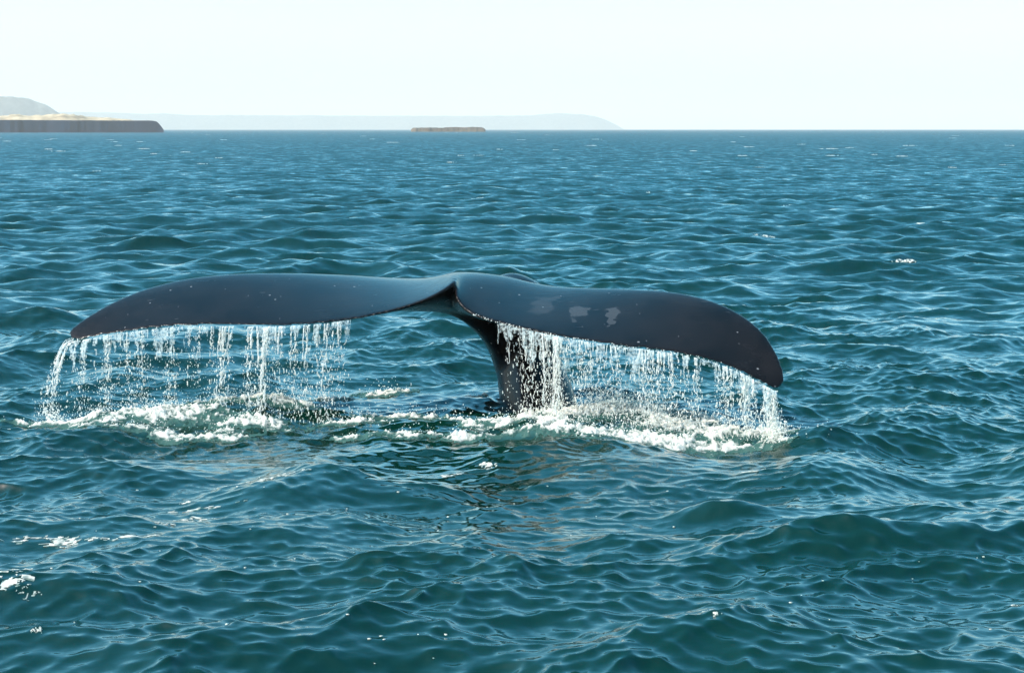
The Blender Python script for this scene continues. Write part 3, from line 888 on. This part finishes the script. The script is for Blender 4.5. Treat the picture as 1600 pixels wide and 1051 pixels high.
spray(VL, tl, 1500, 0.028, 0.0036, 'white spray droplets hopping above the left splash', 21)
spray(VR, tr_, 2800, 0.034, 0.0038, 'white spray droplets hopping above the right splash', 22,
      [(ground(962, 662) + np.array([0, 0, 0.05]), 2600, 0.13, 0.11), (ground(1000, 668) + np.array([0, 0, 0.04]), 600, 0.16, 0.05),
       (ground(1212, 690) + np.array([0, 0, 0.0]), 500, 0.05, 0.07), (ground(1265, 686) + np.array([0, 0, 0.02]), 160, 0.10, 0.04),
       (ground(85, 656), 160, 0.05, 0.05)])

# floating flecks and distant whitecaps
def flecks(name, items, label, seed, mat, tiny=None):
    r = np.random.default_rng(seed)
    S = Soup(); TH = []
    for (cx, cy, wx, wy, cut, up) in items:
        n = 40; k = 22
        gx, gy = np.meshgrid(np.linspace(-1, 1, n), np.linspace(-1, 1, k), indexing='ij')
        o1, o2 = r.random(2) * 200
        dist = np.hypot(cx, cy)
        sp = max(0.02, 0.35 * dist * dist / 4395.0)
        m = (1 - (gx ** 2 + gy ** 2)) * 0.5 + 1.5 * (fbm(gx * 3.2 * max(1, wx / 0.15 if wx < 0.6 else 1) + o1, gy * 2.4 + o2, 4, 0.75) - 0.5)
        x = cx + gx * wx; y = cy + gy * wy
        X, Y, Z, _ = sea_point(x.ravel(), y.ravel(), np.full(x.size, sp))
        th = sm(cut, cut + 0.3, m).ravel()
        Z = Z + up * (0.15 + th * (0.6 + 0.6 * fbm(gx * 7 + o2, gy * 7, 2).ravel()))
        on = m > cut
        cell = on[:-1, :-1] & on[1:, :-1] & on[1:, 1:] & on[:-1, 1:]
        i, j = np.nonzero(cell)
        if not len(i): continue
        F = np.stack([i * k + j, (i + 1) * k + j, (i + 1) * k + j + 1, i * k + j + 1], -1)
        V = np.stack([X, Y, Z], -1)
        used = np.unique(F); remap = np.zeros(len(V), int); remap[used] = np.arange(len(used))
        S.add(V[used], remap[F]); TH.append(th[used])
    if tiny is not None:
        V, F = drops(tiny[:, :3], tiny[:, 3], np.full(len(tiny), 0.35))
        S.add(V, F); TH.append(np.ones(len(V)))
    o = S.build(name, mat, label, 'foam')
    add_attr(o, 'thick', np.concatenate(TH) * 0.45 + 0.32)

items = []
for px, py, wx, wy in [(752, 725, .075, .10), (410, 766, .12, .10), (430, 768, .08, .08), (300, 800, .10, .12), (310, 798, .16, .06), (238, 798, .06, .05), (258, 826, .07, .09), (285, 776, .04, .04),
                       (95, 846, .12, .09), (60, 842, .2, .05), (190, 848, .16, .05), (15, 910, .10, .08), (30, 930, .09, .06), (8, 945, .12, .08), (35, 950, .07, .05), (52, 996, .03, .03),
                       (5, 915, .1, .1), (360, 760, .15, .04), (530, 742, .1, .05), (1120, 997, .035, .03), (1105, 985, .05, .02), (1580, 938, .03, .03), (700, 735, .1, .05), (1170, 740, .2, .03),
                       (20, 665, .3, .03), (330, 786, .34, .06), (90, 848, .40, .06), (420, 762, .30, .05), (30, 935, .30, .10), (200, 846, .3, .05), (500, 745, .3, .05)]:
    c = ground(px, py); items.append((c[0], c[1], wx * 1.45, wy * 1.4, 0.43 if wx > 0.25 else 0.37, 0.004))
r = np.random.default_rng(77)
tiny = []
for i in range(70):
    a, b = [(200, 880), (0, 960), (400, 770), (1330, 830), (760, 790), (1500, 930), (600, 1000), (900, 760)][int(r.integers(8))]
    c = ground(a + r.normal() * 150, np.clip(b + r.normal() * 35, 720, 1045)); s = 0.006 + 0.014 * r.random() ** 2
    X, Y, Z, _ = sea_point(c[:1], c[1:2], np.array([0.02]))
    tiny.append((X[0], Y[0], Z[0] + 0.001, s * 0.6))
flecks('foam_flecks', items, 'small white foam flecks floating in the foreground', 31, M_FOAM, np.array(tiny))

items = []
for px, py, wx in [(150, 268, .5), (235, 343, .45), (750, 312, .6), (748, 243, .8), (1438, 345, .3), (1200, 369, .5), (1415, 411, .4), (1568, 258, .6), (1190, 262, .7), (408, 207, 3), (560, 205, 4),
                   (575, 207, 3), (615, 223, 2.2), (715, 208, 3), (815, 219, 1.6), (932, 218, 1.8), (925, 228, 1.4), (325, 211, 2), (300, 208, 2), (225, 233, 1.6), (92, 237, 1.2), (10, 221, 1.6), (85, 217, 1.6),
                   (220, 222, 1.4), (180, 222, 1.2), (350, 219, 1.4), (780, 234, 1), (1250, 226, 1.6), (1295, 233, 1.8), (1420, 228, 1.6), (1580, 228, 1.4), (1160, 214, 2), (1170, 230, 1.2), (1230, 320, .4), (1010, 300, .3), (1160, 244, 1)]:
    c = ground(px, py); items.append((c[0], c[1], wx * 0.75, wx * 0.55, 0.30, 0.02 if wx < 1 else 0.06))
for i in range(50):
    py = 204 + 60 * r.random() ** 2.2; px = r.random() * 1800 - 100
    c = ground(px, py); dd = c[1]
    wx = 0.25 + dd * 0.0022 * (0.4 + r.random())
    items.append((c[0], c[1], wx, wx * 0.6, 0.30, 0.05))
flecks('whitecaps', items, 'small white breaking crests scattered over the distant sea', 32, M_FOAM)

# ------------------------------------------------------------------ sea air
def haze():
    X0, X1, Y0, Y1, Z0, Z1 = -48000, 48000, -48000, 48000, -4.0, 330.0
    V = [(x, y, z) for x in (X0, X1) for y in (Y0, Y1) for z in (Z0, Z1)]
    F = [(0, 1, 3, 2), (4, 6, 7, 5), (0, 4, 5, 1), (2, 3, 7, 6), (0, 2, 6, 4), (1, 5, 7, 3)]
    m, nt, out = new_mat('sea_haze')
    v = nt.nodes.new('ShaderNodeVolumePrincipled')
    v.inputs['Color'].default_value = (0.87, 0.84, 0.78, 1)
    v.inputs['Density'].default_value = 1.4e-4
    v.inputs['Anisotropy'].default_value = 0.0
    nt.links.new(v.outputs[0], out.inputs['Volume'])
    o = mesh_obj('haze', V, F, m, smooth=False)
    tag(o, 'pale sea haze softening the far coast', 'haze', 'stuff')
haze()
